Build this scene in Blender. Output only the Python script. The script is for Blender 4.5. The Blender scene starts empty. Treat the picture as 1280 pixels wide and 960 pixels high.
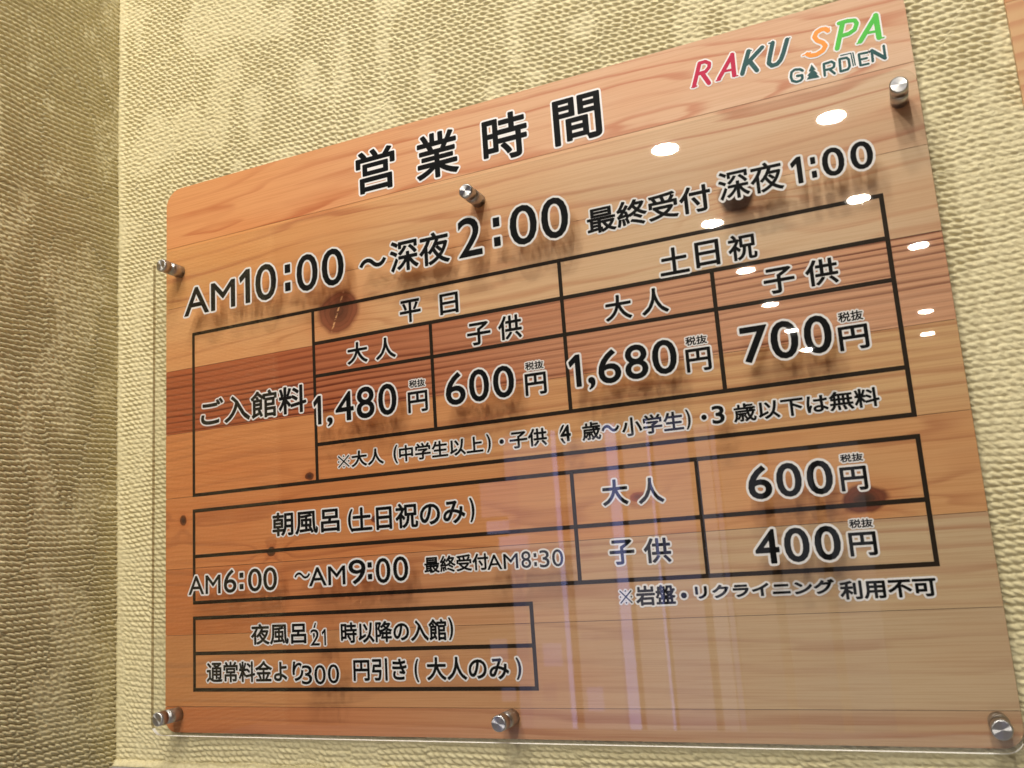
import bpy, math, random
import numpy as np
from mathutils import Matrix, Vector

S = 0.9                 # metres per board width
Z0 = 2.12               # height of the design row y = 0
YB = 0.8073             # bottom edge of the board (design units, y down)
sc = bpy.context.scene
col = sc.collection
rnd = random.Random(7)

# ---------------------------------------------------------------- camera
F, PW = 1116.98, 1280.0
CAMC = (0.93261152, 0.60351707, -0.94490625)
CR = ((0.9126969354741289, 0.06815256469483584, 0.40291380207390515),
      (-0.13518969022989, 0.9808318708766119, 0.1403302844300952),
      (-0.3856268295018906, -0.18254881264527925, 0.9044157668739077))


def wv(x, y, z):        # design (x right, y down, z into the wall) -> world
    return Vector((x * S, z * S, Z0 - y * S))


cd = bpy.data.cameras.new('camera')
cd.sensor_width = 36.0
cd.lens = 36.0 * F / PW
cd.clip_start = 0.02
cd.clip_end = 200
cam = bpy.data.objects.new('camera', cd)
col.objects.link(cam)


def dirw(r):
    return Vector((r[0], r[2], -r[1]))


right, down, fwd = dirw(CR[0]), dirw(CR[1]), dirw(CR[2])
m3 = Matrix((right, -down, -fwd)).transposed()
cam.matrix_world = Matrix.Translation(wv(*CAMC)) @ m3.to_4x4()
sc.camera = cam
cd.dof.use_dof = True
cd.dof.focus_distance = 1.12
cd.dof.aperture_fstop = 11.0

# ---------------------------------------------------------------- world / view
w = bpy.data.worlds.new('World')
sc.world = w
w.use_nodes = True
w.node_tree.nodes['Background'].inputs[0].default_value = (1.0, 0.88, 0.72, 1)
w.node_tree.nodes['Background'].inputs[1].default_value = 0.05
sc.view_settings.view_transform = 'Standard'
sc.view_settings.look = 'None'
sc.view_settings.exposure = 0.0
sc.view_settings.gamma = 1.0
LAMP = 350.0
sc.cycles.max_bounces = 8
sc.cycles.transparent_max_bounces = 24


# ---------------------------------------------------------------- helpers
def lin(r, g, b, k=1.0):
    f = lambda c: ((c / 255.0) / 12.92 if c / 255.0 <= 0.04045 else ((c / 255.0 + 0.055) / 1.055) ** 2.4)
    return (f(r) * k, f(g) * k, f(b) * k, 1.0)


def link(name, me, parent=None, mats=()):
    o = bpy.data.objects.new(name, me)
    col.objects.link(o)
    if parent is not None:
        o.parent = parent
    if me is not None:
        for m in mats:
            me.materials.append(m)
    return o


def tag(o, label=None, cat=None, group=None, kind=None):
    if label: o['label'] = label
    if cat: o['category'] = cat
    if group: o['group'] = group
    if kind: o['kind'] = kind
    return o


class NT:
    def __init__(self, name):
        self.m = bpy.data.materials.new(name)
        self.m.use_nodes = True
        self.t = self.m.node_tree
        self.b = self.t.nodes['Principled BSDF']
        self.out = self.t.nodes['Material Output']

    def n(self, k, **kw):
        nd = self.t.nodes.new(k)
        for a, v in kw.items():
            setattr(nd, a, v)
        return nd

    def put(self, sock, v):
        if hasattr(v, 'links') or isinstance(v, bpy.types.NodeSocket):
            self.t.links.new(v, sock)
        else:
            sock.default_value = v

    def M(self, op, a, b=0.0, c=None, clamp=False):
        nd = self.n('ShaderNodeMath', operation=op, use_clamp=clamp)
        self.put(nd.inputs[0], a)
        self.put(nd.inputs[1], b)
        if c is not None: self.put(nd.inputs[2], c)
        return nd.outputs[0]

    def mix(self, f, a, b, blend='MIX'):
        nd = self.n('ShaderNodeMix', data_type='RGBA', blend_type=blend)
        self.put(nd.inputs[0], f)
        self.put(nd.inputs[6], a)
        self.put(nd.inputs[7], b)
        return nd.outputs[2]

    def xyz(self, x, y, z=0.0):
        nd = self.n('ShaderNodeCombineXYZ')
        self.put(nd.inputs[0], x); self.put(nd.inputs[1], y); self.put(nd.inputs[2], z)
        return nd.outputs[0]

    def noise(self, vec, scale=1.0, detail=2.0, rough=0.5):
        nd = self.n('ShaderNodeTexNoise')
        self.put(nd.inputs['Vector'], vec)
        nd.inputs['Scale'].default_value = scale
        nd.inputs['Detail'].default_value = detail
        nd.inputs['Roughness'].default_value = rough
        return nd.outputs['Fac']

    def ss(self, v, a, b, c=0.0, d=1.0):
        nd = self.n('ShaderNodeMapRange', interpolation_type='SMOOTHSTEP')
        self.put(nd.inputs[0], v)
        for i, q in enumerate((a, b, c, d)): nd.inputs[i + 1].default_value = q
        return nd.outputs[0]

    def obj(self):
        tc = self.n('ShaderNodeTexCoord')
        sp = self.n('ShaderNodeSeparateXYZ')
        self.t.links.new(tc.outputs['Object'], sp.inputs[0])
        return tc.outputs['Object'], sp.outputs[0], sp.outputs[1], sp.outputs[2]


def plain(name, rgb, rough=0.6, spec=0.5, metal=0.0, bump=0.0, bscale=200):
    t = NT(name)
    v, x, y, z = t.obj()
    nz = t.noise(v, bscale, 3)
    c2 = tuple(min(1, q * 1.0) for q in rgb[:3]) + (1,)
    c1 = tuple(q * 0.88 for q in rgb[:3]) + (1,)
    t.put(t.b.inputs['Base Color'], t.mix(nz, c1, c2))
    t.b.inputs['Roughness'].default_value = rough
    t.b.inputs['Specular IOR Level'].default_value = spec
    t.b.inputs['Metallic'].default_value = metal
    if bump:
        bn = t.n('ShaderNodeBump')
        bn.inputs['Distance'].default_value = bump
        t.put(bn.inputs['Height'], nz)
        t.put(t.b.inputs['Normal'], bn.outputs[0])
    return t.m


# ---------------------------------------------------------------- materials
M_black = plain('ink_black', (0.005, 0.006, 0.007), 0.55, 0.08)
M_white = plain('ink_white', (0.90, 0.88, 0.89), 0.5, 0.2)
M_line = plain('ink_brown_black', (0.024, 0.016, 0.010), 0.5, 0.12)
M_teal = plain('ink_teal', lin(36, 84, 86), 0.5, 0.2)
M_red = plain('ink_crimson', lin(192, 28, 74), 0.5, 0.2)
M_orange = plain('ink_orange', lin(246, 158, 72), 0.5, 0.2)
M_green = plain('ink_green', lin(84, 196, 76), 0.5, 0.2)
M_back = plain('panel_core', (0.10, 0.06, 0.035), 0.7)


def wood(name, seed, cl, cr, dk, freq, warp, inten, knots=(), sharp=0.86, gl=0.0, fine=0.0):
    """printed cedar boards: cl / cr = own colour at the left and right end, dk = growth line colour"""
    t = NT(name)
    v, X, Y, Z = t.obj()
    x = t.M('DIVIDE', X, S)
    y = t.M('SUBTRACT', YB, t.M('DIVIDE', Z, S))
    w1 = t.noise(t.xyz(t.M('MULTIPLY_ADD', x, 1.7, seed * 3.1), t.M('MULTIPLY', y, 6.0), seed), 1.0, 1.0)
    w2 = t.noise(t.xyz(t.M('MULTIPLY_ADD', x, 7.0, seed), t.M('MULTIPLY', y, 26.0), seed + 4), 1.0, 2.0)
    w3 = t.noise(t.xyz(t.M('MULTIPLY', x, 1.2), t.M('MULTIPLY', y, 60.0), seed + 9), 1.0, 1.0)
    u = t.M('MULTIPLY', y, freq)
    u = t.M('MULTIPLY_ADD', w1, warp, u)
    u = t.M('MULTIPLY_ADD', w2, warp * 0.10 + 0.25, u)
    u = t.M('MULTIPLY_ADD', w3, 1.2, u)
    masks = []
    cl = tuple(min(.95, q * 1.04) for q in cl[:3]) + (1,); cr = tuple(min(.95, q * 1.06) for q in cr[:3]) + (1,)
    for (kx, ky, rx, ry, kc, deep, amp) in knots:
        dx = t.M('DIVIDE', t.M('SUBTRACT', x, kx), rx)
        dy = t.M('DIVIDE', t.M('SUBTRACT', y, ky), ry)
        nn = t.noise(t.xyz(t.M('MULTIPLY', x, 1.0), y, kx), 0.55 / ry, 3.0)
        d2 = t.M('ADD', t.M('MULTIPLY', dx, dx), t.M('MULTIPLY', dy, dy))
        d = t.M('ADD', t.M('SQRT', d2), t.M('MULTIPLY_ADD', nn, 0.7, -0.35))
        fall = t.M('POWER', 2.718, t.M('MULTIPLY', d2, -0.10))
        u = t.M('MULTIPLY_ADD', t.M('MULTIPLY', fall, t.ss(dy, -1, 1, -1, 1)), amp, u)
        masks.append((d, dx, dy, kc, deep))
    ring = t.M('FRACT', u)
    line = t.M('MULTIPLY', t.ss(ring, sharp - (0.45 if freq > 55 else 0.26), sharp), t.ss(ring, sharp + 0.02, 0.995, 1.0, 0.0))
    vary = t.noise(t.xyz(t.M('MULTIPLY', x, 2.2), t.M('MULTIPLY', y, 34.0), seed + 2), 1.0, 2.0)
    line = t.M('MULTIPLY', line, t.ss(vary, 0.32, 0.68, 0.15, 1.0))
    fib = t.noise(t.xyz(t.M('MULTIPLY', x, 9.0), t.M('MULTIPLY', y, 700.0), seed), 1.0, 2.0)
    base = t.mix(t.ss(x, 0.05, 0.95), cl, cr)
    blot = t.noise(t.xyz(t.M('MULTIPLY', x, 3.0), t.M('MULTIPLY', y, 12.0), seed + 7), 1.0, 3.0)
    warmer = t.mix(1.0, base, (0.95, 0.80, 0.70, 1), 'MULTIPLY')
    base = t.mix(t.ss(blot, 0.38, 0.75, 0.0, 0.75), base, warmer)
    base = t.mix(t.M('MULTIPLY', line, inten), base, dk)
    fd = t.mix(1.0, base, (0.90, 0.84, 0.79, 1), 'MULTIPLY')
    base = t.mix(t.ss(fib, 0.42, 0.66, 0.0, 0.75 + fine), base, fd)
    for d, dx, dy, kc, deep in masks:
        halo = t.ss(d, 0.8, 2.3, 0.55, 0.0)
        base = t.mix(halo, base, t.mix(1.0, base, (0.86, 0.66, 0.56, 1), 'MULTIPLY'))
        ringk = t.M('FRACT', t.M('MULTIPLY', d, 4.5))
        kk = t.mix(t.ss(ringk, 0.5, 1.0, 0.0, 0.5), kc, tuple(q * 0.45 for q in kc[:3]) + (1,))
        core = t.ss(d, 0.15, 0.75, 1.0, 0.0)
        kk = t.mix(t.M('MULTIPLY', core, deep), kk, (0.02, 0.014, 0.014, 1))
        base = t.mix(t.ss(d, 0.82, 1.12, 0.93, 0.0), base, kk)
        if deep < 0.5:       # drying cracks in the big knot
            ang = t.M('ABSOLUTE', t.M('ADD', dx, t.M('MULTIPLY', dy, 0.35)))
            crk = t.M('MULTIPLY', t.ss(ang, 0.02, 0.06, 1.0, 0.0), t.ss(d, 0.7, 1.0, 1.0, 0.0))
            brk = t.noise(t.xyz(t.M('MULTIPLY', dx, 2.0), t.M('MULTIPLY', dy, 7.0)), 1.0, 1.0)
            crk = t.M('MULTIPLY', crk, t.ss(brk, 0.42, 0.55))
            base = t.mix(crk, base, lin(225, 170, 120))
    t.put(t.b.inputs['Base Color'], base)
    t.b.inputs['Roughness'].default_value = 0.42
    t.b.inputs['Specular IOR Level'].default_value = 0.25
    return t.m


def metal():
    t = NT('brushed_steel')
    v, X, Y, Z = t.obj()
    nz = t.noise(v, 900, 2)
    t.put(t.b.inputs['Base Color'], t.mix(nz, (0.42, 0.42, 0.43, 1), (0.58, 0.58, 0.59, 1)))
    t.b.inputs['Metallic'].default_value = 1.0
    t.b.inputs['Roughness'].default_value = 0.34
    t.b.inputs['Anisotropic'].default_value = 1.0
    tg = t.n('ShaderNodeTangent', direction_type='RADIAL', axis='Y')
    t.put(t.b.inputs['Tangent'], tg.outputs[0])
    return t.m


def acrylic():
    t = NT('clear_acrylic')
    lw = t.n('ShaderNodeLayerWeight')
    f = t.M('MULTIPLY_ADD', t.M('POWER', lw.outputs['Facing'], 4.2), 0.96, 0.042)
    v, X, Y, Z = t.obj()
    tr = t.n('ShaderNodeBsdfTransparent')
    t.put(tr.inputs[0], t.mix(t.noise(v, 3), (0.985, 0.99, 0.985, 1), (0.99, 0.992, 0.988, 1)))
    gl = t.n('ShaderNodeBsdfGlossy')
    gl.inputs['Roughness'].default_value = 0.012
    mx = t.n('ShaderNodeMixShader')
    t.put(mx.inputs[0], f)
    t.put(mx.inputs[1], tr.outputs[0]); t.put(mx.inputs[2], gl.outputs[0])
    t.put(t.out.inputs[0], mx.outputs[0])
    return t.m


def acrylic_edge(name, k, g, tint=(0.50, 0.46, 0.38, 1)):
    t = NT(name)
    v, X, Y, Z = t.obj()
    tr = t.n('ShaderNodeBsdfTransparent')
    tr.inputs[0].default_value = tint
    df = t.n('ShaderNodeBsdfDiffuse' if k > 0.5 else 'ShaderNodeBsdfTranslucent')
    t.put(df.inputs[0], t.mix(t.noise(v, 20), (0.94, 0.94, 0.90, 1), (0.99, 0.99, 0.96, 1)))
    gl = t.n('ShaderNodeBsdfGlossy'); gl.inputs['Roughness'].default_value = 0.15
    m1 = t.n('ShaderNodeMixShader'); m1.inputs[0].default_value = k
    t.put(m1.inputs[1], tr.outputs[0]); t.put(m1.inputs[2], df.outputs[0])
    m2 = t.n('ShaderNodeMixShader'); m2.inputs[0].default_value = g
    t.put(m2.inputs[1], m1.outputs[0]); t.put(m2.inputs[2], gl.outputs[0])
    t.put(t.out.inputs[0], m2.outputs[0])
    return t.m


def plaster():
    t = NT('combed_beige_plaster')
    v, X, Y, Z = t.obj()
    n1 = t.noise(v, 3.0, 3)
    n2 = t.noise(v, 260.0, 4)
    c = t.mix(n1, lin(212, 202, 160), lin(226, 217, 182))
    c = t.mix(t.ss(n2, 0.35, 0.7), t.mix(1.0, c, (0.88, 0.86, 0.82, 1), 'MULTIPLY'), c)
    t.put(t.b.inputs['Base Color'], c)
    t.b.inputs['Roughness'].default_value = 0.62
    t.b.inputs['Specular IOR Level'].default_value = 0.3
    bn = t.n('ShaderNodeBump'); bn.inputs['Distance'].default_value = 0.0006
    bn.inputs['Strength'].default_value = 0.8
    t.put(bn.inputs['Height'], t.noise(v, 700.0, 3))
    t.put(t.b.inputs['Normal'], bn.outputs[0])
    return t.m


def emit(name, rgb, k):
    t = NT(name)
    e = t.n('ShaderNodeEmission')
    e.inputs[0].default_value = rgb[:3] + (1,) if len(rgb) == 3 else rgb
    e.inputs[1].default_value = k
    t.put(t.out.inputs[0], e.outputs[0])
    return t.m


M_steel = metal()
M_acr = acrylic()
M_edge = acrylic_edge('polished_acrylic_edge', 0.04, 0.08)
M_clear = acrylic_edge('clear_acrylic_top_edge', 0.01, 0.02, (0.93, 0.94, 0.92, 1))
M_lit_edge = acrylic_edge('painted_light_edge', 0.96, 0.03)  # bottom edge: near-white colour stands in for light refracted through the plate
M_plaster = plaster()


# ---------------------------------------------------------------- the combed walls
def vnoise(nx, ny, u, v, seed):
    """smooth value noise, u and v arrays in cell units"""
    g = np.random.RandomState(seed).rand(ny + 2, nx + 2)
    iu = np.clip(np.floor(u).astype(int), 0, nx); iv = np.clip(np.floor(v).astype(int), 0, ny)
    fu = u - iu; fv = v - iv
    fu = fu * fu * (3 - 2 * fu); fv = fv * fv * (3 - 2 * fv)
    return (g[iv, iu] * (1 - fu) + g[iv, iu + 1] * fu) * (1 - fv) + (g[iv + 1, iu] * (1 - fu) + g[iv + 1, iu + 1] * fu) * fv


def comb_height(a, b, seed, sl):
    """a, b: metres along and down the wall (>= 0). Rope-like combed ridges with trowel laps."""
    def N(sx, sy, s, o=0.0):
        u = a / sx + o; v = b / sy + o
        return vnoise(int(u.max()) + 2, int(v.max()) + 2, u, v, seed * 31 + s)
    py = 0.0063
    lap = N(0.085, 0.16, 1)
    bb = b + 0.0085 * (N(0.12, 0.10, 2) - 0.5) + 0.0022 * (N(0.024, 0.024, 3) - 0.5) + 0.0008 * (N(0.006, 0.006, 13) - 0.5)
    bb = bb + 0.0036 * np.floor(lap * 3.0) / 3.0 * 2.0
    v = bb / py
    row = np.floor(v)
    f = v - row
    rr = np.random.RandomState(seed + 5).rand(4000)
    off = rr[(row.astype(int) * 7 + 13) % 4000]
    u = (a + 0.006 * (N(0.022, 0.014, 4) - 0.5)) / 0.0090 + off * 0.30 + row * 0.28 + sl * f
    prof = np.sin(np.pi * f) ** 0.55
    lobe = 0.5 + 0.5 * np.cos(2 * np.pi * u)
    h = prof * (0.38 + 0.62 * lobe ** 0.6) + 0.10 * prof * (N(0.007, 0.005, 21) - 0.5)
    messy = N(0.028, 0.045, 6) * 0.6 + N(0.09, 0.07, 7) * 0.4
    q = np.clip((messy - 0.53) / 0.10, 0, 1)
    rough = N(0.004, 0.0028, 8) * 0.6 + N(0.0021, 0.0018, 9) * 0.4
    h = h * (1 - 0.55 * q) + q * 0.55 * (0.25 + 0.75 * rough)
    h = h + 0.16 * (N(0.0026, 0.0022, 10) - 0.5) + 0.35 * (N(0.11, 0.08, 11) - 0.5)
    return h


def grid_mesh(name, P, keep):
    ny, nx = P.shape[:2]
    idx = np.arange(ny * nx).reshape(ny, nx)
    q = np.stack([idx[:-1, :-1], idx[1:, :-1], idx[1:, 1:], idx[:-1, 1:]], -1)[keep]
    used = np.zeros(ny * nx, bool); used[q.ravel()] = True
    remap = np.cumsum(used) - 1
    q = remap[q]; V = P.reshape(-1, 3)[used]
    me = bpy.data.meshes.new(name)
    me.vertices.add(len(V)); me.vertices.foreach_set('co', V.astype(np.float32).ravel())
    me.loops.add(q.size); me.loops.foreach_set('vertex_index', q.astype(np.int32).ravel())
    me.polygons.add(len(q))
    me.polygons.foreach_set('loop_start', np.arange(0, q.size, 4, dtype=np.int32))
    me.polygons.foreach_set('loop_total', np.full(len(q), 4, dtype=np.int32))
    me.polygons.foreach_set('use_smooth', np.ones(len(q), bool))
    me.update(); me.validate()
    return me


AMP = 0.0034
WALLY = 0.0052          # ridge tops just behind the panel


def edge_x(y):          # the inner corner, very slightly off plumb
    return -0.1032 + 0.0116 * (y + 0.296) / 1.13


X0, X1, Y0, Y1 = -0.125, 1.30, -0.36, 0.875
nx = int((X1 - X0) * S / 0.0012); ny = int((Y1 - Y0) * S / 0.00084)
gx, gy = np.meshgrid(np.linspace(X0, X1, nx), np.linspace(Y0, Y1, ny))
h = comb_height((gx - X0) * S, (gy - Y0) * S, 3, -0.80)
# plaster builds up to a thin soft fillet in the corner and where it meets the counter
cf = np.clip(1 - (gx - edge_x(gy)) / 0.014, 0, 1)
h = h * (1 - 0.7 * cf) + 0.8 * cf
P = np.stack([gx * S, WALLY + AMP * (1.0 - h) + 0 * gx, Z0 - gy * S], -1)
hid = (gx > 0.05) & (gx < 0.96) & (gy > 0.10) & (gy < 0.77)
keep = ~(hid[:-1, :-1] & hid[1:, :-1] & hid[1:, 1:] & hid[:-1, 1:])
wall = link('wall', grid_mesh('wall', P, keep), None, (M_plaster,))
tag(wall, 'beige wall of rope-like combed plaster behind the wooden price board', 'wall', kind='structure')

nz = int(0.43 * S / 0.0013); ny = int((Y1 - Y0) * S / 0.00095)
gz, gy = np.meshgrid(np.linspace(0.012, -0.418, nz), np.linspace(Y0, Y1, ny))
h = comb_height((0.012 - gz) * S, (gy - Y0) * S, 8, 0.95)
P = np.stack([edge_x(gy) * S - 1.6 * AMP * (1.0 - h), gz * S, Z0 - gy * S], -1)
P = P[:, ::-1]
side = link('side_wall', grid_mesh('side_wall', P, np.ones((ny - 1, nz - 1), bool)), None, (M_plaster,))
tag(side, 'return wall of the same combed plaster, in shade at the left edge', 'wall', kind='structure')


# ---------------------------------------------------------------- plain mesh helpers
def box_me(name, lo, hi, bevel=0.0):
    import bmesh
    bm = bmesh.new()
    bmesh.ops.create_cube(bm, size=1.0)
    for v in bm.verts:
        for i in range(3):
            v.co[i] = lo[i] + (v.co[i] + 0.5) * (hi[i] - lo[i])
    if bevel:
        bmesh.ops.bevel(bm, geom=list(bm.edges), offset=bevel, segments=2, affect='EDGES', clamp_overlap=True)
    me = bpy.data.meshes.new(name)
    bm.to_mesh(me); bm.free()
    return me


def dbox(lo, hi):       # two design corners -> world lo / hi
    a, b = wv(*lo), wv(*hi)
    return [min(a[i], b[i]) for i in range(3)], [max(a[i], b[i]) for i in range(3)]


def prism(name, outline, y0, y1, edge_mat=False, bev=0.0):
    """outline: (X, Z) points in order; front face at y0 (towards the viewer), back at y1"""
    n = len(outline)
    V = [(x, y0, z) for x, z in outline] + [(x, y1, z) for x, z in outline]
    area = sum(outline[i][0] * outline[(i + 1) % n][1] - outline[(i + 1) % n][0] * outline[i][1] for i in range(n))
    ring = list(range(n)) if area > 0 else list(range(n))[::-1]
    F_ = [ring, [i + n for i in ring[::-1]]]
    for k in range(n):
        a, b = ring[k], ring[(k + 1) % n]
        F_.append([b, a, a + n, b + n])
    me = bpy.data.meshes.new(name)
    me.from_pydata(V, [], F_)
    me.update()
    if edge_mat:
        for p in list(me.polygons)[2:]: p.material_index = 2 if p.normal.z < -0.5 else (3 if p.normal.z > 0.2 else 1)
    return me


def lx(x): return x * S
def lz(y): return (YB - y) * S


def rrect(x0, y0, x1, y1, r=(0, 0, 0, 0), seg=8):
    """design rect; radii for TL, TR, BR, BL -> local (X, Z) outline"""
    pts = []
    cs = [(x0, y0, 1, 1, 180), (x1, y0, -1, 1, 270), (x1, y1, -1, -1, 0), (x0, y1, 1, -1, 90)]
    for (cx, cy, sx, sy, a0), rr in zip(cs, r):
        if rr <= 0:
            pts.append((lx(cx), lz(cy))); continue
        ox, oy = cx + sx * rr, cy + sy * rr
        for k in range(seg + 1):
            a = math.radians(a0 + 90 * k / seg)
            pts.append((lx(ox + rr * math.cos(a)), lz(oy + rr * math.sin(a))))
    return pts


# ---------------------------------------------------------------- counter, room
counter_m = plain('grey_counter_laminate', (0.25, 0.25, 0.28), 0.4, 0.5, bscale=60)
lo, hi = dbox((edge_x(.85) - 0.01, 0.853, 0.006), (1.30, 0.90, -0.33))
cnt = link('counter', box_me('counter', lo, hi, 0.002), None, (counter_m,))
tag(cnt, 'dark grey counter top meeting the plaster wall below the price board', 'counter')
# rough bead of plaster along the counter
nb, nr = 700, 9
bx = np.linspace(-0.10, 1.30, nb)
V = []; Fc = []
rs = np.random.RandomState(4)
jit = np.convolve(rs.rand(nb), np.ones(9) / 9, 'same')
for i in range(nb):
    rr_ = (0.0030 + 0.010 * (jit[i] - 0.3))
    for k in range(nr):
        a = math.pi / 2 * k / (nr - 1)
        yy = 0.853 - (rr_ * math.cos(a) * (1 + 0.45 * rs.rand())) / S
        V.append((bx[i] * S, WALLY + 0.003 - rr_ * 1.5 * math.sin(a), Z0 - yy * S + 0.0004))
for i in range(nb - 1):
    for k in range(nr - 1):
        a = i * nr + k
        Fc.append((a, a + 1, a + nr + 1, a + nr))
me = bpy.data.meshes.new('plaster_bead'); me.from_pydata(V, [], Fc); me.update()
for p in me.polygons: p.use_smooth = True
tag(link('plaster_bead', me, None, (M_plaster,)), 'rough lip of plaster along the wall foot', 'plaster', kind='structure')

room_w = plain('room_wall_paint', lin(84, 70, 56), 0.8)
ceil_m = plain('ceiling_paint', lin(74, 64, 54), 0.8)
floor_m = plain('floor_timber', lin(190, 172, 150), 0.6)
RX0, RX1, RZ1 = -7.0, 5.5, -17.0


def slab(name, lo, hi, m):
    a, b = dbox(lo, hi)
    o = link(name, box_me(name, a, b), None, (m,))
    o['kind'] = 'structure'
    return o


slab('floor', (RX0, 2.33, 0.2), (RX1, 2.42, RZ1), floor_m)
slab('ceiling', (RX0, -1.70, 0.2), (RX1, -1.60, RZ1), ceil_m)
slab('wall', (1.301, -1.60, 0.0085), (RX1, 2.33, 0.10), room_w)
slab('wall', (-0.14, -1.60, 0.0125), (1.301, -0.358, 0.10), room_w)
slab('wall', (-0.14, 0.875, 0.0125), (1.301, 2.33, 0.10), room_w)
slab('wall', (-0.14, -0.358, 0.0125), (1.301, 0.875, 0.10), room_w)
slab('wall', (-0.30, -1.60, -0.60), (-0.1125, 2.33, 0.012), room_w)
slab('wall', (RX0, -1.60, -0.85), (-0.30, 2.33, -0.70), room_w)
slab('wall', (RX0, -1.60, RZ1), (RX1, 2.33, RZ1 - 0.1), room_w)
slab('wall', (RX0 - 0.1, -1.60, 0.1), (RX0, 2.33, RZ1), room_w)
slab('wall', (RX1, -1.60, 0.1), (RX1 + 0.1, 2.33, RZ1), room_w)

# ---------------------------------------------------------------- ceiling downlights (mirrored in the acrylic)
M_lens = emit('lit_lens', (1.0, 0.935, 0.82), LAMP)
M_trim = plain('downlight_trim', (0.7, 0.68, 0.64), 0.5)


def disc_me(name, r, z, n=32, inner=None):
    V = []; Fs = []
    if inner is None:
        V = [(r * math.cos(2 * math.pi * k / n), r * math.sin(2 * math.pi * k / n), z) for k in range(n)]
        Fs = [list(range(n))[::-1]]
    else:
        for rr, zz in ((inner, z), (r, z - 0.006), (r, z + 0.004)):
            V += [(rr * math.cos(2 * math.pi * k / n), rr * math.sin(2 * math.pi * k / n), zz) for k in range(n)]
        for j in range(2):
            for k in range(n):
                k2 = (k + 1) % n
                Fs.append([j * n + k, j * n + k2, (j + 1) * n + k2, (j + 1) * n + k])
    me = bpy.data.meshes.new(name); me.from_pydata(V, [], Fs); me.update()
    return me


LR = 0.066
lens_me = disc_me('lens', LR, -0.008); lens_me.materials.append(M_lens)
trim_me = disc_me('trim', LR + 0.014, -0.006, inner=LR); trim_me.materials.append(M_trim)
spots = [
    (0.90, -0.97, None), (0.42, -0.97, None), (0.95, -1.66, None), (0.89, -2.72, None), (-0.06, -1.66, None), (-0.06, -2.72, None),  # the two in the left column are added as fill light for the wall
    (-0.06, -3.90, 'mirrored to the right of the last heading character'), (0.84, -4.0, 'mirrored just below the green GARDEN lettering'),
    (-0.07, -5.30, 'mirrored above the weekend column heading'), (0.91, -5.41, 'mirrored on the top rule near the right corner of the upper table'),
    (-0.05, -6.63, 'mirrored below the weekend column heading'), (1.30, -6.82, 'highest of the three mirrored right of the upper table'),
    (-0.03, -7.96, 'mirrored just above the 700 yen price'), (1.39, -9.38, 'middle one of the three mirrored right of the upper table'),
    (1.43, -10.66, 'lowest of the three mirrored right of the upper table'), (0.01, -9.31, 'upper one of the two mirrored on the 700 yen zeros'),
    (0.05, -10.56, 'lower one of the two mirrored on the 700 yen zeros')]
for i, (x, z, where) in enumerate(spots):
    e = bpy.data.objects.new('ceiling_downlight', None)
    col.objects.link(e)
    e.location = wv(x, -1.60, z)
    tag(e, 'round ceiling downlight, ' + where if where else 'round ceiling downlight close to the wall, out of view above the board', 'ceiling light',
        'downlights in rows on the ceiling')
    link('lens', lens_me, e); link('trim', trim_me, e)

# glazed shopfront at the far side, mirrored as pale bluish uprights
M_day = emit('bluish_daylight_glass', (0.46, 0.50, 1.0), 2.6)
M_day2 = emit('dim_daylight_glass', (0.60, 0.60, 1.0), 0.8)
M_day3 = emit('soft_daylight_glass', (0.55, 0.56, 1.0), 1.7)
M_day4 = emit('haze_glow', (0.86, 0.82, 1.0), 0.85)
M_day5 = emit('faint_haze_glow', (0.92, 0.90, 1.0), 0.26)
M_post = plain('dark_post_paint', (0.08, 0.07, 0.07), 0.5)
ent = bpy.data.objects.new('glazed_entrance', None)
col.objects.link(ent)
ent.location = wv(-1.8, 2.33, -7.1)
tag(ent, 'far glazed entrance mirrored as pale bluish uprights below the tables', 'entrance')


def far_box(name, x0, y0, x1, y1, m, t=0.03, z=-7.1):
    a, b = dbox((x0, y0, z), (x1, y1, z - t))
    o = link(name, box_me(name, a, b), None, (m,))
    o.parent = ent
    o.matrix_parent_inverse = Matrix.Translation(-ent.location)
    return o


for x0, x1, m in [(-2.115, -2.06, M_day), (-1.600, -1.575, M_day2), (-1.572, -1.458, M_day), (-1.180, -1.150, M_day), (-1.120, -0.80, M_day2),
                  (-0.60, -0.56, M_day2), (-2.62, -2.50, M_day2)]:
    far_box('pane', x0, -0.50, x1, 2.33, m)
for x0, x1, m in [(-2.50, -2.13, M_day4), (-2.00, -1.60, M_day4), (-1.44, -1.19, M_day4), (-0.74, -0.62, M_day4), (-0.54, -0.20, M_day5), (-0.12, 0.22, M_day5), (0.30, 0.62, M_day5)]:  # wide glowing panes added to make the mirrored entrance look milky
    far_box('pane', x0, -0.40 + 0.3 * (m is M_day5), x1, 2.33, m, 0.02, -7.12)
for x0, x1 in [(-2.06, -2.03), (-1.46, -1.42), (-1.15, -1.12), (-0.80, -0.76)]:
    far_box('post', x0, -0.55, x1, 2.33, M_post, 0.08, -7.08)
for (x0, y0, x1, y1), m in zip([(-3.74, -.21, -3.25, .20), (-3.68, .25, -3.4, .40), (-3.07, 1.67, -2.85, 1.92), (-2.58, 2.15, -2.4, 2.4), (-3.73, 1.61, -3.52, 1.86),
                         (-3.53, .44, -3.16, .59), (-2.52, .55, -2.39, .79), (-2.59, 1.56, -2.39, 1.65), (-3.40, .95, -3.20, 1.05),
                         (-3.1, 2.1, -2.95, 2.3), (-3.62, 2.15, -3.45, 2.3)],
                        [M_day2, M_day3, M_day3, M_day3, M_day2, M_day3, M_day2, M_day2, M_day2, M_day2, M_day2]):
    q = lambda v, c: c + (v - c) * 0.8163
    far_box('lit_panel', q(x0, .93), q(y0, .60), q(x1, .93), q(y1, .60), m, 0.02, -7.06)


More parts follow.
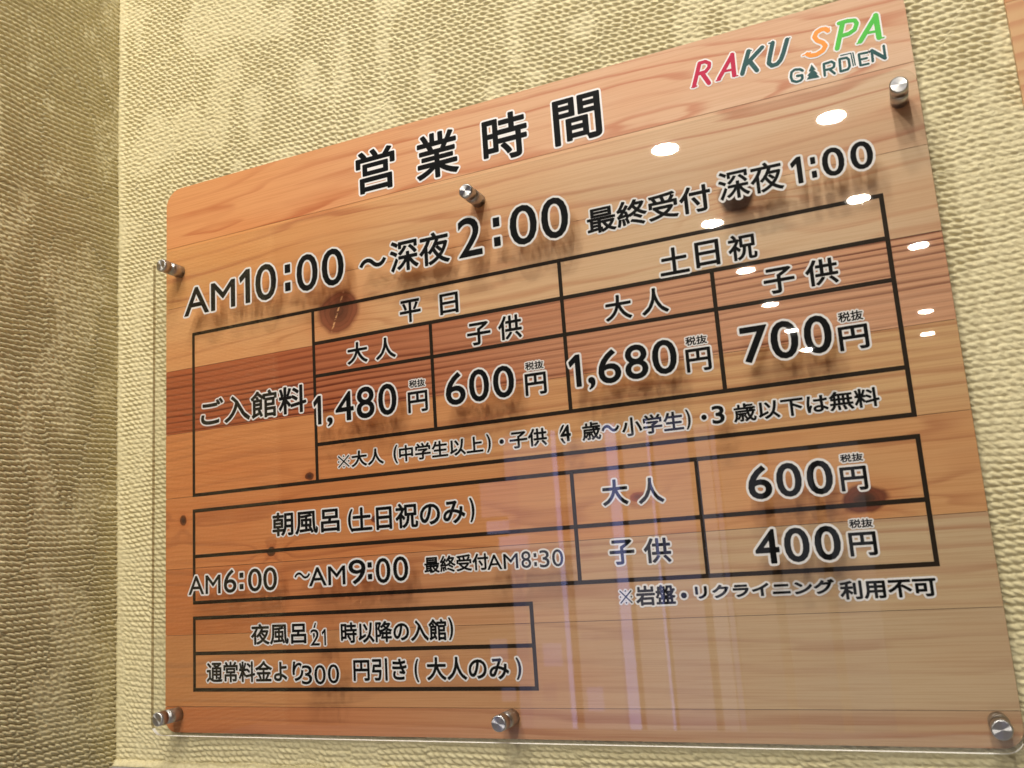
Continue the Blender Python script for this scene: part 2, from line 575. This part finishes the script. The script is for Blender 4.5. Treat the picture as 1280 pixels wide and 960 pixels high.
# ---------------------------------------------------------------- the price board
board = bpy.data.objects.new('price_board', None)
col.objects.link(board)
board.location = (0, 0, Z0 - YB * S)
tag(board, 'wooden price board with Japanese opening hours under a clear acrylic sheet on steel standoffs', 'sign')

bt = 0.0522
CORE = prism('wood_panel', rrect(0.0015, bt + 0.0015, 0.9985, YB - 0.0015, (.026, .026, .018, .018)), 0.0006, 0.0050)
panel = link('wood_panel', CORE, board, (M_back,))

KD = lin(96, 48, 30)
seams = [bt, 0.1415, 0.2322, 0.3232, 0.4135, 0.5022, 0.5980, 0.6845, 0.7750, YB]
BIG = (0.2915, 0.2835, 0.033, 0.029, lin(140, 78, 54), 0.45, 1.6)
EYE = (0.8090, 0.2440, 0.0215, 0.0205, lin(58, 38, 34), 1.0, 2.0)
K3 = (0.8950, 0.5770, 0.0230, 0.0140, lin(112, 56, 38), 1.0, 1.2)
K4 = (0.2400, 0.4930, 0.0075, 0.0050, lin(100, 50, 30), 1.0, 1.0)
K5 = (0.0310, 0.5335, 0.0060, 0.0070, lin(100, 50, 30), 1.0, 1.0)
K6 = (0.1780, 0.5840, 0.0070, 0.0060, lin(80, 42, 28), 1.0, 1.5)
K7 = (0.6680, 0.5560, 0.0090, 0.0055, lin(160, 80, 55), 0.5, 1.0)
K8 = (0.3350, 0.5550, 0.0050, 0.0045, lin(120, 50, 30), 1.0, 1.0)
specs = [
    # seed, left colour, right colour, dark line colour, freq, warp, intensity, knots, sharp
    (1.3, lin(212, 150, 100), lin(208, 176, 148), lin(176, 92, 54), 40, 8.0, .66, (), .86, .0),
    (2.7, lin(214, 158, 102), lin(208, 178, 148), lin(172, 98, 64), 46, 5.0, .62, (), .86, .0),
    (4.1, lin(222, 168, 116), lin(210, 182, 150), lin(184, 116, 74), 36, 4.0, .45, (BIG, EYE), .84, .0),
    (5.9, lin(178, 98, 60), lin(208, 158, 124), lin(104, 42, 22), 128, 3.0, 1.0, (), .80, .3),
    (7.2, lin(212, 140, 86), lin(208, 168, 122), lin(160, 88, 52), 70, 5.0, .50, (K4,), .84, .2),
    (8.8, lin(208, 136, 84), lin(208, 160, 112), lin(160, 90, 56), 30, 7.0, .50, (K3, K5, K6, K7, K8), .86, .1),
    (9.6, lin(202, 130, 80), lin(198, 172, 138), lin(160, 96, 62), 62, 4.5, .50, (), .85, .1),
    (11.1, lin(200, 138, 88), lin(194, 168, 136), lin(156, 106, 76), 38, 5.5, .42, (), .88, .1),
    (12.4, lin(196, 124, 78), lin(186, 158, 128), lin(156, 90, 60), 60, 4.5, .50, (), .86, .1),
]
for i, sp in enumerate(specs):
    seed, cl, cr, dk, fq, wp, it, kn, sh, fn = sp
    m = wood('cedar_print', seed, cl, cr, dk, fq, wp, it, kn, sh, fine=fn)
    r = (.026, .026, 0, 0) if i == 0 else ((0, 0, .018, .018) if i == 8 else (0, 0, 0, 0))
    g = 0.00028
    y0 = seams[i] + (g if i else 0); y1 = seams[i + 1] - (g if i < 8 else 0)
    link('plank', prism('plank', rrect(0, y0, 1.0, y1, r), 0.0 + 0.00005 * (i % 2), 0.0006), panel, (m,))

# acrylic plate
ZP = 0.0205 * S         # back face of the plate in metres in front of the wood
TH = 0.0042
plate = link('acrylic_plate', prism('acrylic_plate', rrect(0.0002, 0.158, 0.9985, 0.8066, (.017,) * 4, 12), -(ZP + TH), -ZP, True),
             board, (M_acr, M_edge, M_lit_edge, M_clear))


def lathe(name, prof, n=40):
    """profile of (radius, y) turned about the Y axis"""
    V = []; Fs = []
    for r, y in prof:
        V += [(r * math.cos(2 * math.pi * k / n), y, r * math.sin(2 * math.pi * k / n)) for k in range(n)]
    m = len(prof)
    for j in range(m - 1):
        for k in range(n):
            k2 = (k + 1) % n
            Fs.append([j * n + k, j * n + k2, (j + 1) * n + k2, (j + 1) * n + k])
    Fs.append(list(range(n))[::-1]); Fs.append([(m - 1) * n + k for k in range(n)])
    me = bpy.data.meshes.new(name); me.from_pydata(V, [], Fs); me.update()
    for p in me.polygons: p.use_smooth = len(p.vertices) == 4
    return me


CAPR = 0.0079
front = -0.0376 * S
cap_me = lathe('cap', [(CAPR - .0011, front), (CAPR, front + .0011), (CAPR, -(ZP + TH) - .0002)][::-1]); cap_me.materials.append(M_steel)
bar_me = lathe('barrel', [(CAPR - .0014, -(ZP + TH) - .0003), (CAPR - .0014, -ZP + .0001), (CAPR, -ZP + .0002), (CAPR, -ZP + .0008), (CAPR - .0006, -ZP + .0011), (CAPR - .0006, -ZP + .0016), (CAPR, -ZP + .0019), (CAPR, -.0004)][::-1])
bar_me.materials.append(M_steel)
for i, (x, y) in enumerate([(0.0263, 0.1796), (0.5025, 0.1796), (0.9808, 0.1796), (0.0225, 0.7842), (0.5025, 0.7842), (0.9808, 0.7842)]):
    st = link('standoff', bar_me, board)
    st.location = (lx(x), 0, lz(y))
    link('cap', cap_me, st)

# ---------------------------------------------------------------- lettering
ZB = {'W': 0.00025, 'A': ZP - 0.0008}     # back layer distance in front of the wood


def unproject(px, py, plane):
    zt = -(0.0003 if plane == 'W' else (ZP - 0.0006) / S)
    R = np.array(CR)
    d = R.T @ np.array([(px - 640) / F, (py - 480) / F, 1.0])
    k = (zt - CAMC[2]) / d[2]
    return CAMC[0] + k * d[0], CAMC[1] + k * d[1]


ZOOM = {'1': (180, 80, 2.6667), '2': (640, 0, 2), '3': (180, 380, 2.4615), '4': (680, 380, 2.1333), '5': (100, 640, 2.3704),
        '6': (600, 640, 1.8824), 'a': (460, 140, 5.3333), 'b': (680, 160, 5.3333), 'c': (860, 0, 4.5714), 'd': (240, 500, 4),
        'e': (880, 160, 5.3333), 'f': (1040, 600, 5.3333), 'g': (540, 540, 2.2857), 'h': (220, 290, 5.3333),
        'i': (440, 230, 4.2667), 'j': (860, 520, 3.3684), 'k': (380, 380, 4), 'l': (680, 360, 2.9091), 'r': (220, 710, 6.4),
        's': (220, 390, 6.4)}


def P2(zk, x, y, plane):
    ox, oy, s = ZOOM[zk]
    return unproject(ox + x / s, oy + y / s, plane)


glyph_cache = {}


def glyph_mesh(txt):
    """filled faces and outline edges of a short text, in em units"""
    if txt in glyph_cache: return glyph_cache[txt]
    if txt == '1':
        V = [(.60, 0), (1, 0), (1, 1), (.66, 1), (0, .80), (.10, .65), (.60, .80)]
        r = (V, [(0, 1, 2, 6), (6, 2, 3), (6, 3, 4, 5)], [(i, (i + 1) % 7) for i in range(7)])
    elif txt == '※':
        V = []; Fs = []; E = []
        def _p(pts):
            b = len(V); V.extend(pts); n = len(pts)
            Fs.append(tuple(range(b, b + n))); E.extend((b + i, b + (i + 1) % n) for i in range(n))
        d = 0.075
        _p([(0, d), (d, 0), (1, 1 - d), (1 - d, 1)])
        _p([(0, 1 - d), (1 - d, 0), (1, d), (d, 1)])
        for cx, cy in ((.5, .93), (.5, .07), (.07, .5), (.93, .5)):
            _p([(cx + .07 * math.cos(k * math.pi / 4), cy + .07 * math.sin(k * math.pi / 4)) for k in range(8)])
        r = (V, Fs, E)
    elif txt == ':':
        V = []; Fs = []; E = []
        for z in (0, 1 - .30):
            b = len(V); V += [(0, z), (1, z), (1, z + .30), (0, z + .30)]
            Fs.append((b, b + 1, b + 2, b + 3)); E += [(b + i, b + (i + 1) % 4) for i in range(4)]
        r = (V, Fs, E)
    else:
        cu = bpy.data.curves.new('tmp_text', 'FONT')
        cu.body = txt; cu.resolution_u = 4; cu.fill_mode = 'FRONT'
        o = bpy.data.objects.new('tmp_text', cu); col.objects.link(o)
        dg = bpy.context.evaluated_depsgraph_get()
        me = bpy.data.meshes.new_from_object(o.evaluated_get(dg))
        import bmesh
        bm = bmesh.new(); bm.from_mesh(me)
        bmesh.ops.remove_doubles(bm, verts=bm.verts, dist=1e-5)
        bm.verts.ensure_lookup_table(); bm.verts.index_update()
        V = [(v.co.x, v.co.y) for v in bm.verts]
        Fs = [tuple(v.index for v in f.verts) for f in bm.faces]
        E = [tuple(v.index for v in e.verts) for e in bm.edges if len(e.link_faces) == 1]
        bm.free(); bpy.data.objects.remove(o); bpy.data.meshes.remove(me); bpy.data.curves.remove(cu)
        r = (V, Fs, E)
    glyph_cache[txt] = r
    return r


class Ink:
    """collects flat pieces; index 0 = white outline, 1.. = inks"""
    def __init__(self): self.V = []; self.F = []; self.M = []; self.n = 0

    def poly(self, pts, y, m):
        b = len(self.V)
        self.V += [(x, y, z) for x, z in pts]
        a = sum(pts[i][0] * pts[(i + 1) % len(pts)][1] - pts[(i + 1) % len(pts)][0] * pts[i][1] for i in range(len(pts)))
        idx = list(range(b, b + len(pts)))
        self.F.append(idx if a > 0 else idx[::-1]); self.M.append(m)

    def jit(self):
        self.n += 1
        return (self.n * 0.6180339 % 1.0) * 3.0e-5

    def edge(self, a, b, r, y, m, cap=True):
        dx, dz = b[0] - a[0], b[1] - a[1]
        L = math.hypot(dx, dz)
        if L < 1e-7: return
        nx_, nz_ = -dz / L * r, dx / L * r
        ang = math.atan2(dz, dx)
        if cap:
            pts = []
            for c, a0 in ((b, -90), (a, 90)):
                for k in range(5):
                    t = ang + math.radians(a0 + 45 * k)
                    pts.append((c[0] + r * math.cos(t), c[1] + r * math.sin(t)))
            self.poly(pts, y - self.jit(), m)
        else:
            self.poly([(a[0] + nx_, a[1] + nz_), (a[0] - nx_, a[1] - nz_), (b[0] - nx_, b[1] - nz_), (b[0] + nx_, b[1] + nz_)], y - self.jit(), m)

    def shape(self, V, Fs, E, rb, rh, plane, m=1):
        yb = -ZB[plane]
        for f in Fs:
            p = [V[i] for i in f]
            self.poly(p, yb - 0.00016, m)
            self.poly(p, yb - 0.00004, 0)
        for a, b in E:
            if rb > 0: self.edge(V[a], V[b], rb, yb - 0.00012, m)
            self.edge(V[a], V[b], rb + rh, yb, 0)

    def done(self, name, parent, mats):
        me = bpy.data.meshes.new(name)
        me.from_pydata(self.V, [], self.F)
        me.polygons.foreach_set('material_index', self.M)
        me.update()
        return link(name, me, parent, mats)


def lettering(plane, parts, rb=0.0006, rh=0.0019, name='lettering'):
    """parts: (text, zoomkey, L, R, T, B) in pixels of that close-up"""
    ink = Ink()
    for txt, zk, L, R_, T, B in parts:
        x0 = P2(zk, *L, plane)[0]; x1 = P2(zk, *R_, plane)[0]
        y0 = P2(zk, *T, plane)[1]; y1 = P2(zk, *B, plane)[1]
        V, Fs, E = glyph_mesh(txt)
        xs = [v[0] for v in V]; zs = [v[1] for v in V]
        X0_, X1_, ZT, ZBm = lx(x0) + rb, lx(x1) - rb, lz(y0) - rb, lz(y1) + rb
        sx = (X1_ - X0_) / max(1e-6, max(xs) - min(xs)); sz = (ZT - ZBm) / max(1e-6, max(zs) - min(zs))
        W = [(X0_ + (x - min(xs)) * sx, ZBm + (z - min(zs)) * sz) for x, z in V]
        ink.shape(W, Fs, E, rb if txt != '※' else 0.0, rh if txt != '※' else 0.0013, plane)
    return ink.done(name, panel if plane == 'W' else plate, (M_white, M_black))


W_, A_ = 'W', 'A'
# heading, printed on the wood
lettering(W_, [('営', '1', (705, 330), (835, 295), (815, 268), (718, 438))], .0012, .0021)
lettering(W_, [('業', 'a', (315, 215), (608, 385), (545, 108), (470, 435))], .0012, .0021)
lettering(W_, [('時', 'a', (755, 70), (1057, 70), (955, -5), (955, 308))], .0012, .0021)
lettering(W_, [('間', '2', (98, 245), (217, 225), (215, 224), (110, 368))], .0012, .0021)
# overlay hours on the acrylic
lettering(A_, [('AM', 'h', (55, 562), (395, 495), (360, 315), (60, 566)), ('1', 'h', (420, 290), (495, 470), (485, 245), (480, 473)),
               ('0', 'h', (528, 330), (668, 330), (600, 212), (600, 455)), (':', 'h', (724, 240), (764, 370), (740, 216), (747, 393)),
               ('0', 'h', (803, 280), (945, 280), (880, 145), (870, 394)), ('0', 'h', (970, 230), (1118, 230), (1050, 108), (1045, 358))], .0005, .0023)
lettering(A_, [('〜', 'i', (40, 455), (182, 405), (80, 398), (142, 440)), ('深夜', 'i', (202, 400), (522, 390), (440, 256), (300, 460))], .0008, .0020)
lettering(A_, [('2', 'i', (560, 215), (697, 360), (620, 178), (600, 393)), (':', 'i', (750, 200), (793, 310), (768, 178), (775, 332)),
               ('0', 'i', (840, 225), (985, 200), (925, 107), (905, 326)), ('0', 'i', (1008, 190), (1152, 160), (1085, 69), (1070, 293))], .0005, .0023)
lettering(A_, [('深夜', 'e', (95, 390), (535, 380), (425, 225), (240, 465)), ('1', 'e', (572, 235), (665, 360), (640, 188), (640, 370)),
               (':', 'e', (706, 210), (754, 310), (724, 193), (735, 332)), ('0', 'e', (785, 225), (937, 220), (870, 125), (865, 320)),
               ('0', 'e', (972, 175), (1127, 170), (1060, 84), (1050, 276))], .0005, .0022)
lettering(W_, [('最終受付', 'b', (285, 620), (1105, 400), (1065, 370), (300, 715))], .0007, .0018)
lettering(W_, [('土', '2', (370, 670), (442, 650), (404, 618), (405, 686)), ('日', '2', (458, 640), (518, 625), (505, 598), (465, 671)),
               ('祝', '2', (540, 620), (613, 620), (587, 582), (562, 653))], .0006)
lettering(W_, [('平', 'i', (255, 690), (367, 675), (350, 608), (315, 736)), ('日', 'i', (468, 640), (568, 650), (560, 572), (480, 700))], .0006)


def pair(zk, a, b, rb=.0006, rh=.0018):
    lettering(W_, [(a[0], zk) + tuple(a[1:]), (b[0], zk) + tuple(b[1:])], rb, rh)


pair('k', ('大', (218, 300), (320, 290), (265, 190), (225, 305)), ('人', (360, 270), (461, 270), (405, 168), (365, 282)))
pair('k', ('子', (815, 150), (932, 125), (900, 86), (850, 209)), ('供', (972, 150), (1092, 160), (1060, 50), (985, 184)))
pair('l', ('大', (222, 80), (322, 105), (268, 25), (230, 124)), ('人', (358, 100), (456, 85), (400, 0), (362, 102)))
pair('2', ('子', (630, 715), (706, 690), (690, 664), (655, 735)), ('供', (735, 700), (817, 690), (800, 642), (745, 718)))
lettering(A_, [('1', 'k', (45, 475), (88, 600), (80, 458), (75, 603)), (',', 'k', (116, 590), (144, 590), (132, 565), (125, 612)),
               ('4', 'k', (157, 530), (249, 540), (230, 434), (225, 581)), ('8', 'k', (262, 500), (352, 500), (315, 411), (310, 571)),
               ('0', 'k', (370, 480), (463, 480), (419, 397), (412, 556))], .0005, .0020)
lettering(A_, [('6', 'k', (707, 420), (808, 440), (770, 339), (757, 505)), ('0', 'k', (825, 420), (925, 400), (880, 324), (870, 489)),
               ('0', 'k', (945, 400), (1050, 380), (1000, 307), (995, 469))], .0005, .0020)
lettering(A_, [('1', 'l', (87, 262), (138, 355), (125, 241), (125, 360)), (',', 'l', (161, 345), (188, 345), (180, 322), (170, 370)),
               ('6', 'l', (196, 290), (281, 300), (250, 221), (240, 347)), ('8', 'l', (293, 270), (380, 290), (340, 204), (335, 332)),
               ('0', 'l', (392, 250), (482, 240), (438, 187), (435, 314))], .0005, .0020)
lettering(A_, [('7', 'l', (710, 160), (808, 135), (790, 134), (745, 274)), ('0', 'l', (823, 190), (926, 190), (880, 117), (870, 258)),
               ('0', 'l', (944, 170), (1047, 170), (998, 98), (990, 240))], .0006, .0021)


def yen(zk, zl, zr, zt, zb, el, er, et, eb):
    lettering(W_, [('税抜', zk, zl, zr, zt, zb)], .00025, .0013)
    lettering(W_, [('円', zk, el, er, et, eb)], .0006, .0018)


yen('k', (525, 400), (605, 390), (590, 373), (540, 419), (522, 540), (617, 450), (600, 430), (530, 546))
yen('k', (1105, 310), (1197, 300), (1190, 280), (1120, 332), (1105, 400), (1213, 400), (1200, 337), (1110, 461))
yen('l', (513, 190), (592, 185), (590, 168), (520, 211), (515, 250), (607, 250), (600, 212), (520, 309))
yen('l', (1068, 100), (1160, 100), (1150, 78), (1080, 126), (1070, 170), (1180, 170), (1170, 128), (1080, 231))
yen('j', (640, 180), (737, 175), (730, 154), (650, 196), (641, 260), (755, 260), (740, 208), (655, 318))
yen('j', (678, 450), (778, 450), (770, 430), (690, 473), (680, 550), (797, 550), (780, 485), (690, 592))
lettering(W_, [('ご入館料', 's', (200, 830), (1044, 720), (1010, 576), (250, 914))], .0008, .0018)
lettering(W_, [('※', 'k', (168, 790), (230, 780), (200, 754), (200, 820)), ('大人', 'k', (238, 810), (400, 790), (360, 722), (250, 816)),
               ('(', 'k', (447, 750), (469, 750), (465, 704), (465, 798)), ('中学生以上', 'k', (475, 750), (897, 720), (858, 660), (490, 790)),
               (')', 'k', (913, 700), (935, 700), (920, 650), (920, 743)), ('・', 'k', (977, 688), (1000, 688), (988, 676), (988, 700)),
               ('子供', 'k', (1028, 690), (1215, 670), (1190, 618), (1050, 724))], .0005, .0016)
lettering(W_, [('(', 'l', (56, 530), (76, 530), (74, 497), (72, 566)), ('歳', 'l', (138, 530), (207, 520), (170, 487), (150, 556)),
               ('〜', 'l', (210, 525), (275, 515), (225, 498), (258, 522)), ('小学生', 'l', (283, 510), (508, 490), (480, 448), (320, 538)),
               (')', 'l', (516, 480), (534, 480), (520, 441), (520, 515)), ('・', 'l', (572, 470), (592, 470), (582, 460), (582, 480)),
               ('歳以下は無料', 'l', (690, 470), (1222, 410), (1196, 360), (715, 488))], .0005, .0016)
lettering(A_, [('4', 'l', (60, 545), (98, 535), (90, 496), (90, 557))], .0005, .0013)
lettering(A_, [('3', 'l', (610, 460), (656, 460), (640, 426), (630, 494))], .0005, .0016)
lettering(W_, [('朝風呂', 'd', (402, 620), (738, 600), (720, 535), (430, 682)), ('(', 'd', (780, 600), (805, 600), (800, 545), (800, 660)),
               ('土日祝のみ', '3', (638, 670), (988, 630), (950, 598), (660, 702)), (')', '3', (1002, 630), (1017, 630), (1005, 596), (1005, 672))], .0007, .0017)
lettering(A_, [('AM', 'r', (100, 212), (357, 195), (340, 52), (105, 216)), ('6', 'r', (382, 120), (483, 120), (450, 10), (430, 199)),
               (':', 'r', (507, 50), (540, 150), (522, 37), (523, 170)), ('0', 'r', (575, 95), (686, 95), (632, 3), (630, 188)),
               ('0', 'r', (697, 95), (808, 90), (752, -7), (750, 181))], .0002, .0019)
lettering(A_, [('〜', 'd', (512, 885), (590, 870), (530, 862), (565, 893)), ('AM', 'd', (585, 925), (768, 920), (750, 827), (590, 932)),
               ('9', 'd', (782, 845), (868, 845), (830, 797), (820, 922)), (':', 'd', (878, 850), (900, 860), (889, 811), (890, 897)),
               ('0', 'd', (918, 860), (992, 850), (955, 789), (950, 916)), ('0', 'd', (1005, 850), (1081, 840), (1044, 781), (1040, 906))], .0002, .0020)
lettering(W_, [('最終受付', '3', (862, 800), (1060, 795), (1045, 766), (875, 829))], .0005, .0016)
lettering(A_, [('AM', 'g', (158, 390), (247, 385), (240, 346), (165, 394)), ('8', 'g', (255, 370), (283, 370), (269, 340), (268, 389)),
               (':', 'g', (291, 365), (299, 365), (295, 346), (296, 383)), ('3', 'g', (307, 360), (335, 360), (321, 337), (320, 387)),
               ('0', 'g', (343, 360), (375, 360), (359, 335), (359, 384))], .0001, .0016)
pair('g', ('大', (487, 185), (563, 205), (525, 135), (495, 212)), ('人', (590, 190), (665, 200), (625, 130), (597, 206)))
pair('g', ('子', (507, 340), (578, 335), (565, 306), (530, 380)), ('供', (605, 340), (684, 350), (660, 301), (612, 376)))
lettering(A_, [('6', 'j', (251, 280), (355, 300), (316, 207), (303, 351)), ('0', 'j', (371, 270), (478, 260), (425, 196), (425, 341)),
               ('0', 'j', (499, 260), (609, 250), (553, 186), (553, 331))], .0006, .0022)
lettering(A_, [('4', 'j', (283, 560), (389, 590), (350, 476), (365, 621)), ('0', 'j', (405, 550), (512, 540), (458, 469), (459, 616)),
               ('0', 'j', (533, 540), (643, 530), (588, 461), (589, 608))], .0006, .0022)
lettering(W_, [('※', '4', (200, 780), (237, 780), (218, 761), (218, 801)), ('岩盤', '4', (245, 780), (350, 770), (330, 748), (260, 805)),
               ('・', '4', (365, 777), (381, 777), (373, 769), (373, 785)), ('リクライニング', '4', (403, 770), (775, 755), (762, 733), (425, 787)),
               ('利用不可', '4', (788, 755), (1047, 755), (1040, 727), (805, 789))], .0006, .0018)
lettering(W_, [('夜風呂', 'r', (600, 540), (1042, 510), (1030, 433), (640, 615)), ('(', 'r', (1095, 530), (1124, 530), (1120, 438), (1112, 612))], .0006, .0017)
lettering(A_, [('2', 'r', (1075, 590), (1150, 600), (1110, 489), (1110, 621)), ('1', 'r', (1165, 520), (1199, 560), (1194, 488), (1190, 619))], .0001, .0014)
lettering(W_, [('時以降の入館', '5', (773, 365), (1086, 345), (1070, 316), (795, 389)), (')', '5', (1092, 345), (1106, 345), (1095, 312), (1095, 380))], .0006, .0017)
lettering(W_, [('通常料金より', 'r', (246, 850), (1020, 820), (720, 742), (290, 916))], .0006, .0017)
lettering(A_, [('3', '5', (657, 490), (688, 490), (671, 454), (670, 511)), ('0', '5', (694, 480), (728, 480), (710, 453), (710, 511)),
               ('0', '5', (734, 480), (768, 480), (751, 451), (750, 508))], .0001, .0015)
lettering(W_, [('円引き', '5', (810, 470), (968, 460), (950, 432), (815, 501)), ('(', '5', (991, 470), (1004, 470), (1000, 435), (1000, 505)),
               ('大人のみ', '5', (1028, 480), (1271, 460), (1050, 430), (1040, 499)), (')', 'g', (240, 670), (255, 670), (245, 644), (245, 708))], .0006, .0017)

# ---------------------------------------------------------------- ruled tables, printed on the wood
XL, XR = 0.0499, 0.9505
C = [0.2523, 0.4260, 0.5996, 0.7733]
LW = 0.0046


def frame(segs, name='table_rule'):
    ink = Ink()
    for (x0, y0, x1, y1) in segs:
        h = LW / 2
        ink.poly([(lx(min(x0, x1) - h), lz(min(y0, y1) - h)), (lx(max(x0, x1) + h), lz(min(y0, y1) - h)),
                  (lx(max(x0, x1) + h), lz(max(y0, y1) + h)), (lx(min(x0, x1) - h), lz(max(y0, y1) + h))], -0.00010 - ink.jit(), 0)
    return ink.done(name, panel, (M_line,))


t1, r1, r2, r3, b1 = .2757, .3211, .3646, .4539, .5009
frame([(XL, t1, XR, t1), (XL, b1, XR, b1), (XL, t1, XL, b1), (XR, t1, XR, b1), (C[0], t1, C[0], b1), (C[0], r1, XR, r1), (C[0], r2, XR, r2),
       (C[0], r3, XR, r3), (C[2], t1, C[2], r3), (C[1], r1, C[1], r3), (C[3], r1, C[3], r3)])
t2, m2, b2 = .5222, .5828, .6432
frame([(XL, t2, XR, t2), (XL, b2, XR, b2), (XL, t2, XL, b2), (XR, t2, XR, b2), (XL, m2, XR, m2), (.5943, t2, .5943, b2), (.7347, t2, .7347, b2)])
t3, m3_, b3 = .6633, .7084, .7541
frame([(XL, t3, .5343, t3), (XL, b3, .5343, b3), (XL, t3, XL, b3), (.5343, t3, .5343, b3), (XL, m3_, .5343, m3_)])


# ---------------------------------------------------------------- logo (strokes traced in close-up c)
def logo(strokes, name='logo_letter', fills=()):
    """strokes: (material index, width px of close-up, [points])"""
    ink = Ink()
    k = S / 1040 / 4.5714 * 1.0
    for mi, wd, pts in strokes:
        q = [P2('c', x, y, 'W') for x, y in pts]
        q = [(lx(a), lz(b)) for a, b in q]
        for a, b in zip(q[:-1], q[1:]):
            ink.edge(a, b, wd / 2 * k * (1.32 if wd > 13 else 1.05), -ZB['W'] - 0.00016, mi)
            ink.edge(a, b, (wd / 2 * (1.32 if wd > 13 else 1.05) + 8) * k, -ZB['W'], 0)
    for mi, pts in fills:
        q = [P2('c', x, y, 'W') for x, y in pts]
        q = [(lx(a), lz(b)) for a, b in q]
        n = len(q)
        ink.poly(q, -ZB['W'] - 0.0002, mi)
        for i in range(n): ink.edge(q[i], q[(i + 1) % n], 9 * k, -ZB['W'], 0)
    return ink.done(name, panel, (M_white, M_red, M_teal, M_orange, M_green))


def arc(cx, cy, rx, ry, a0, a1, n=10, sh=0.0, sl=0.0):
    out = []
    for i in range(n + 1):
        a = math.radians(a0 + (a1 - a0) * i / n)
        x, y = rx * math.cos(a), -ry * math.sin(a)
        out.append((cx + x - sh * y, cy + y + sl * x))
    return out


logo([(1, 17, [(66, 362), (34, 492)]), (1, 15, [(64, 362), (98, 352), (122, 362), (120, 385), (100, 410), (52, 424)]), (1, 18, [(80, 418), (120, 475)]),
      (1, 8, [(22, 500), (50, 492)])])
logo([(1, 17, [(254, 312), (176, 452)]), (1, 18, [(252, 312), (264, 430)]), (1, 13, [(205, 408), (262, 396)]), (1, 8, [(162, 462), (185, 455)]), (1, 7, [(255, 438), (284, 432)])])
logo([(2, 18, [(346, 292), (310, 422)]), (2, 17, [(424, 270), (335, 366)]), (2, 18, [(352, 350), (394, 402)]), (2, 7, [(340, 292), (362, 288)])])
logo([(2, 17, [(484, 244), (466, 330), (462, 362), (480, 376), (510, 366), (530, 342), (546, 300), (566, 226)]), (2, 7, [(462, 248), (492, 242)]), (2, 6, [(556, 228), (582, 216)])])
logo([(3, 17, [(800, 176), (785, 165), (762, 168), (734, 186), (722, 212), (738, 232), (770, 244), (786, 262), (770, 290), (735, 312), (700, 318), (682, 310)]),
      (3, 6, [(655, 318), (700, 300)]), (3, 6, [(808, 160), (796, 186)])])
logo([(4, 18, [(882, 138), (852, 278)]), (4, 16, [(862, 134), (910, 120), (952, 116), (964, 134), (952, 170), (920, 192), (874, 206)])])
logo([(4, 18, [(1074, 88), (984, 238)]), (4, 20, [(1072, 88), (1092, 215)]), (4, 13, [(1015, 190), (1090, 176)]), (4, 7, [(966, 250), (995, 238)]), (4, 7, [(1085, 222), (1120, 214)])])
logo([(2, 13, [(655, 404), (640, 396), (610, 398), (592, 412), (588, 440), (596, 462), (620, 468), (644, 460), (654, 448), (652, 430), (624, 434)])])
logo([], 'logo_tree', [(2, [(706, 368), (730, 398), (718, 400), (742, 420), (734, 422), (752, 442), (678, 456), (690, 436), (682, 432), (700, 410), (690, 408)])])
logo([(2, 12, [(776, 370), (782, 432)]), (2, 12, [(776, 366), (820, 352), (836, 362), (834, 382), (820, 392), (780, 402)]), (2, 12, [(808, 396), (838, 420)])])
logo([(2, 12, [(866, 344), (872, 408)]), (2, 12, [(866, 338), (906, 330), (918, 340), (924, 378), (914, 396), (874, 408)]),
      (2, 6, [(872, 318), (930, 304), (945, 376)]), (2, 6, [(942, 302), (956, 372)])])
logo([(2, 12, [(976, 312), (986, 372)]), (2, 11, [(976, 310), (1024, 300)]), (2, 11, [(980, 342), (1022, 332)]), (2, 11, [(986, 374), (1032, 364)])])
logo([(2, 12, [(1056, 350), (1050, 290)]), (2, 14, [(1050, 290), (1126, 332)]), (2, 12, [(1128, 334), (1118, 262)])])

# ---------------------------------------------------------------- neighbouring wooden sign at the right
nbr = bpy.data.objects.new('wooden_sign', None)
col.objects.link(nbr)
nbr.location = wv(1.088, 0.215, 0)
tag(nbr, 'corner of a second pale wooden sign at the top right edge', 'sign')


def small_wood(name, seed, c, dk, fq):
    t = NT(name)
    v, X, Y, Z = t.obj()
    u = t.M('MULTIPLY', Z, fq)
    u = t.M('MULTIPLY_ADD', t.noise(t.xyz(t.M('MULTIPLY', X, 2.0), t.M('MULTIPLY', Z, 8.0), seed), 1.0, 2), 4.0, u)
    r = t.M('FRACT', u)
    ln = t.M('MULTIPLY', t.ss(r, .3, .85), t.ss(r, .88, 1, 1, 0))
    t.put(t.b.inputs['Base Color'], t.mix(t.M('MULTIPLY', ln, .5), c, dk))
    t.b.inputs['Roughness'].default_value = 0.4
    return t.m


ya = 0.215
for i, (a, b, c) in enumerate([(-0.36, 0.105, lin(214, 160, 108)), (0.1055, 0.215, lin(206, 164, 118))]):
    me = prism('plank', [(0, (ya - b) * S), (0.42, (ya - b) * S), (0.42, (ya - a) * S), (0, (ya - a) * S)], -0.001, 0.0045)
    link('plank', me, nbr, (small_wood('pale_cedar', 3.0 + i, c, lin(176, 104, 62), 60),))
M_pale = plain('pale_print', lin(214, 200, 184), 0.4)
pts = []
for k in range(28):
    a = 2 * math.pi * k / 28
    pts.append((0.040 + 0.021 * math.cos(a), 0.055 + 0.060 * math.sin(a)))
link('printed_shape', prism('printed_shape', pts, -0.0014, -0.0008), nbr, (M_pale,))
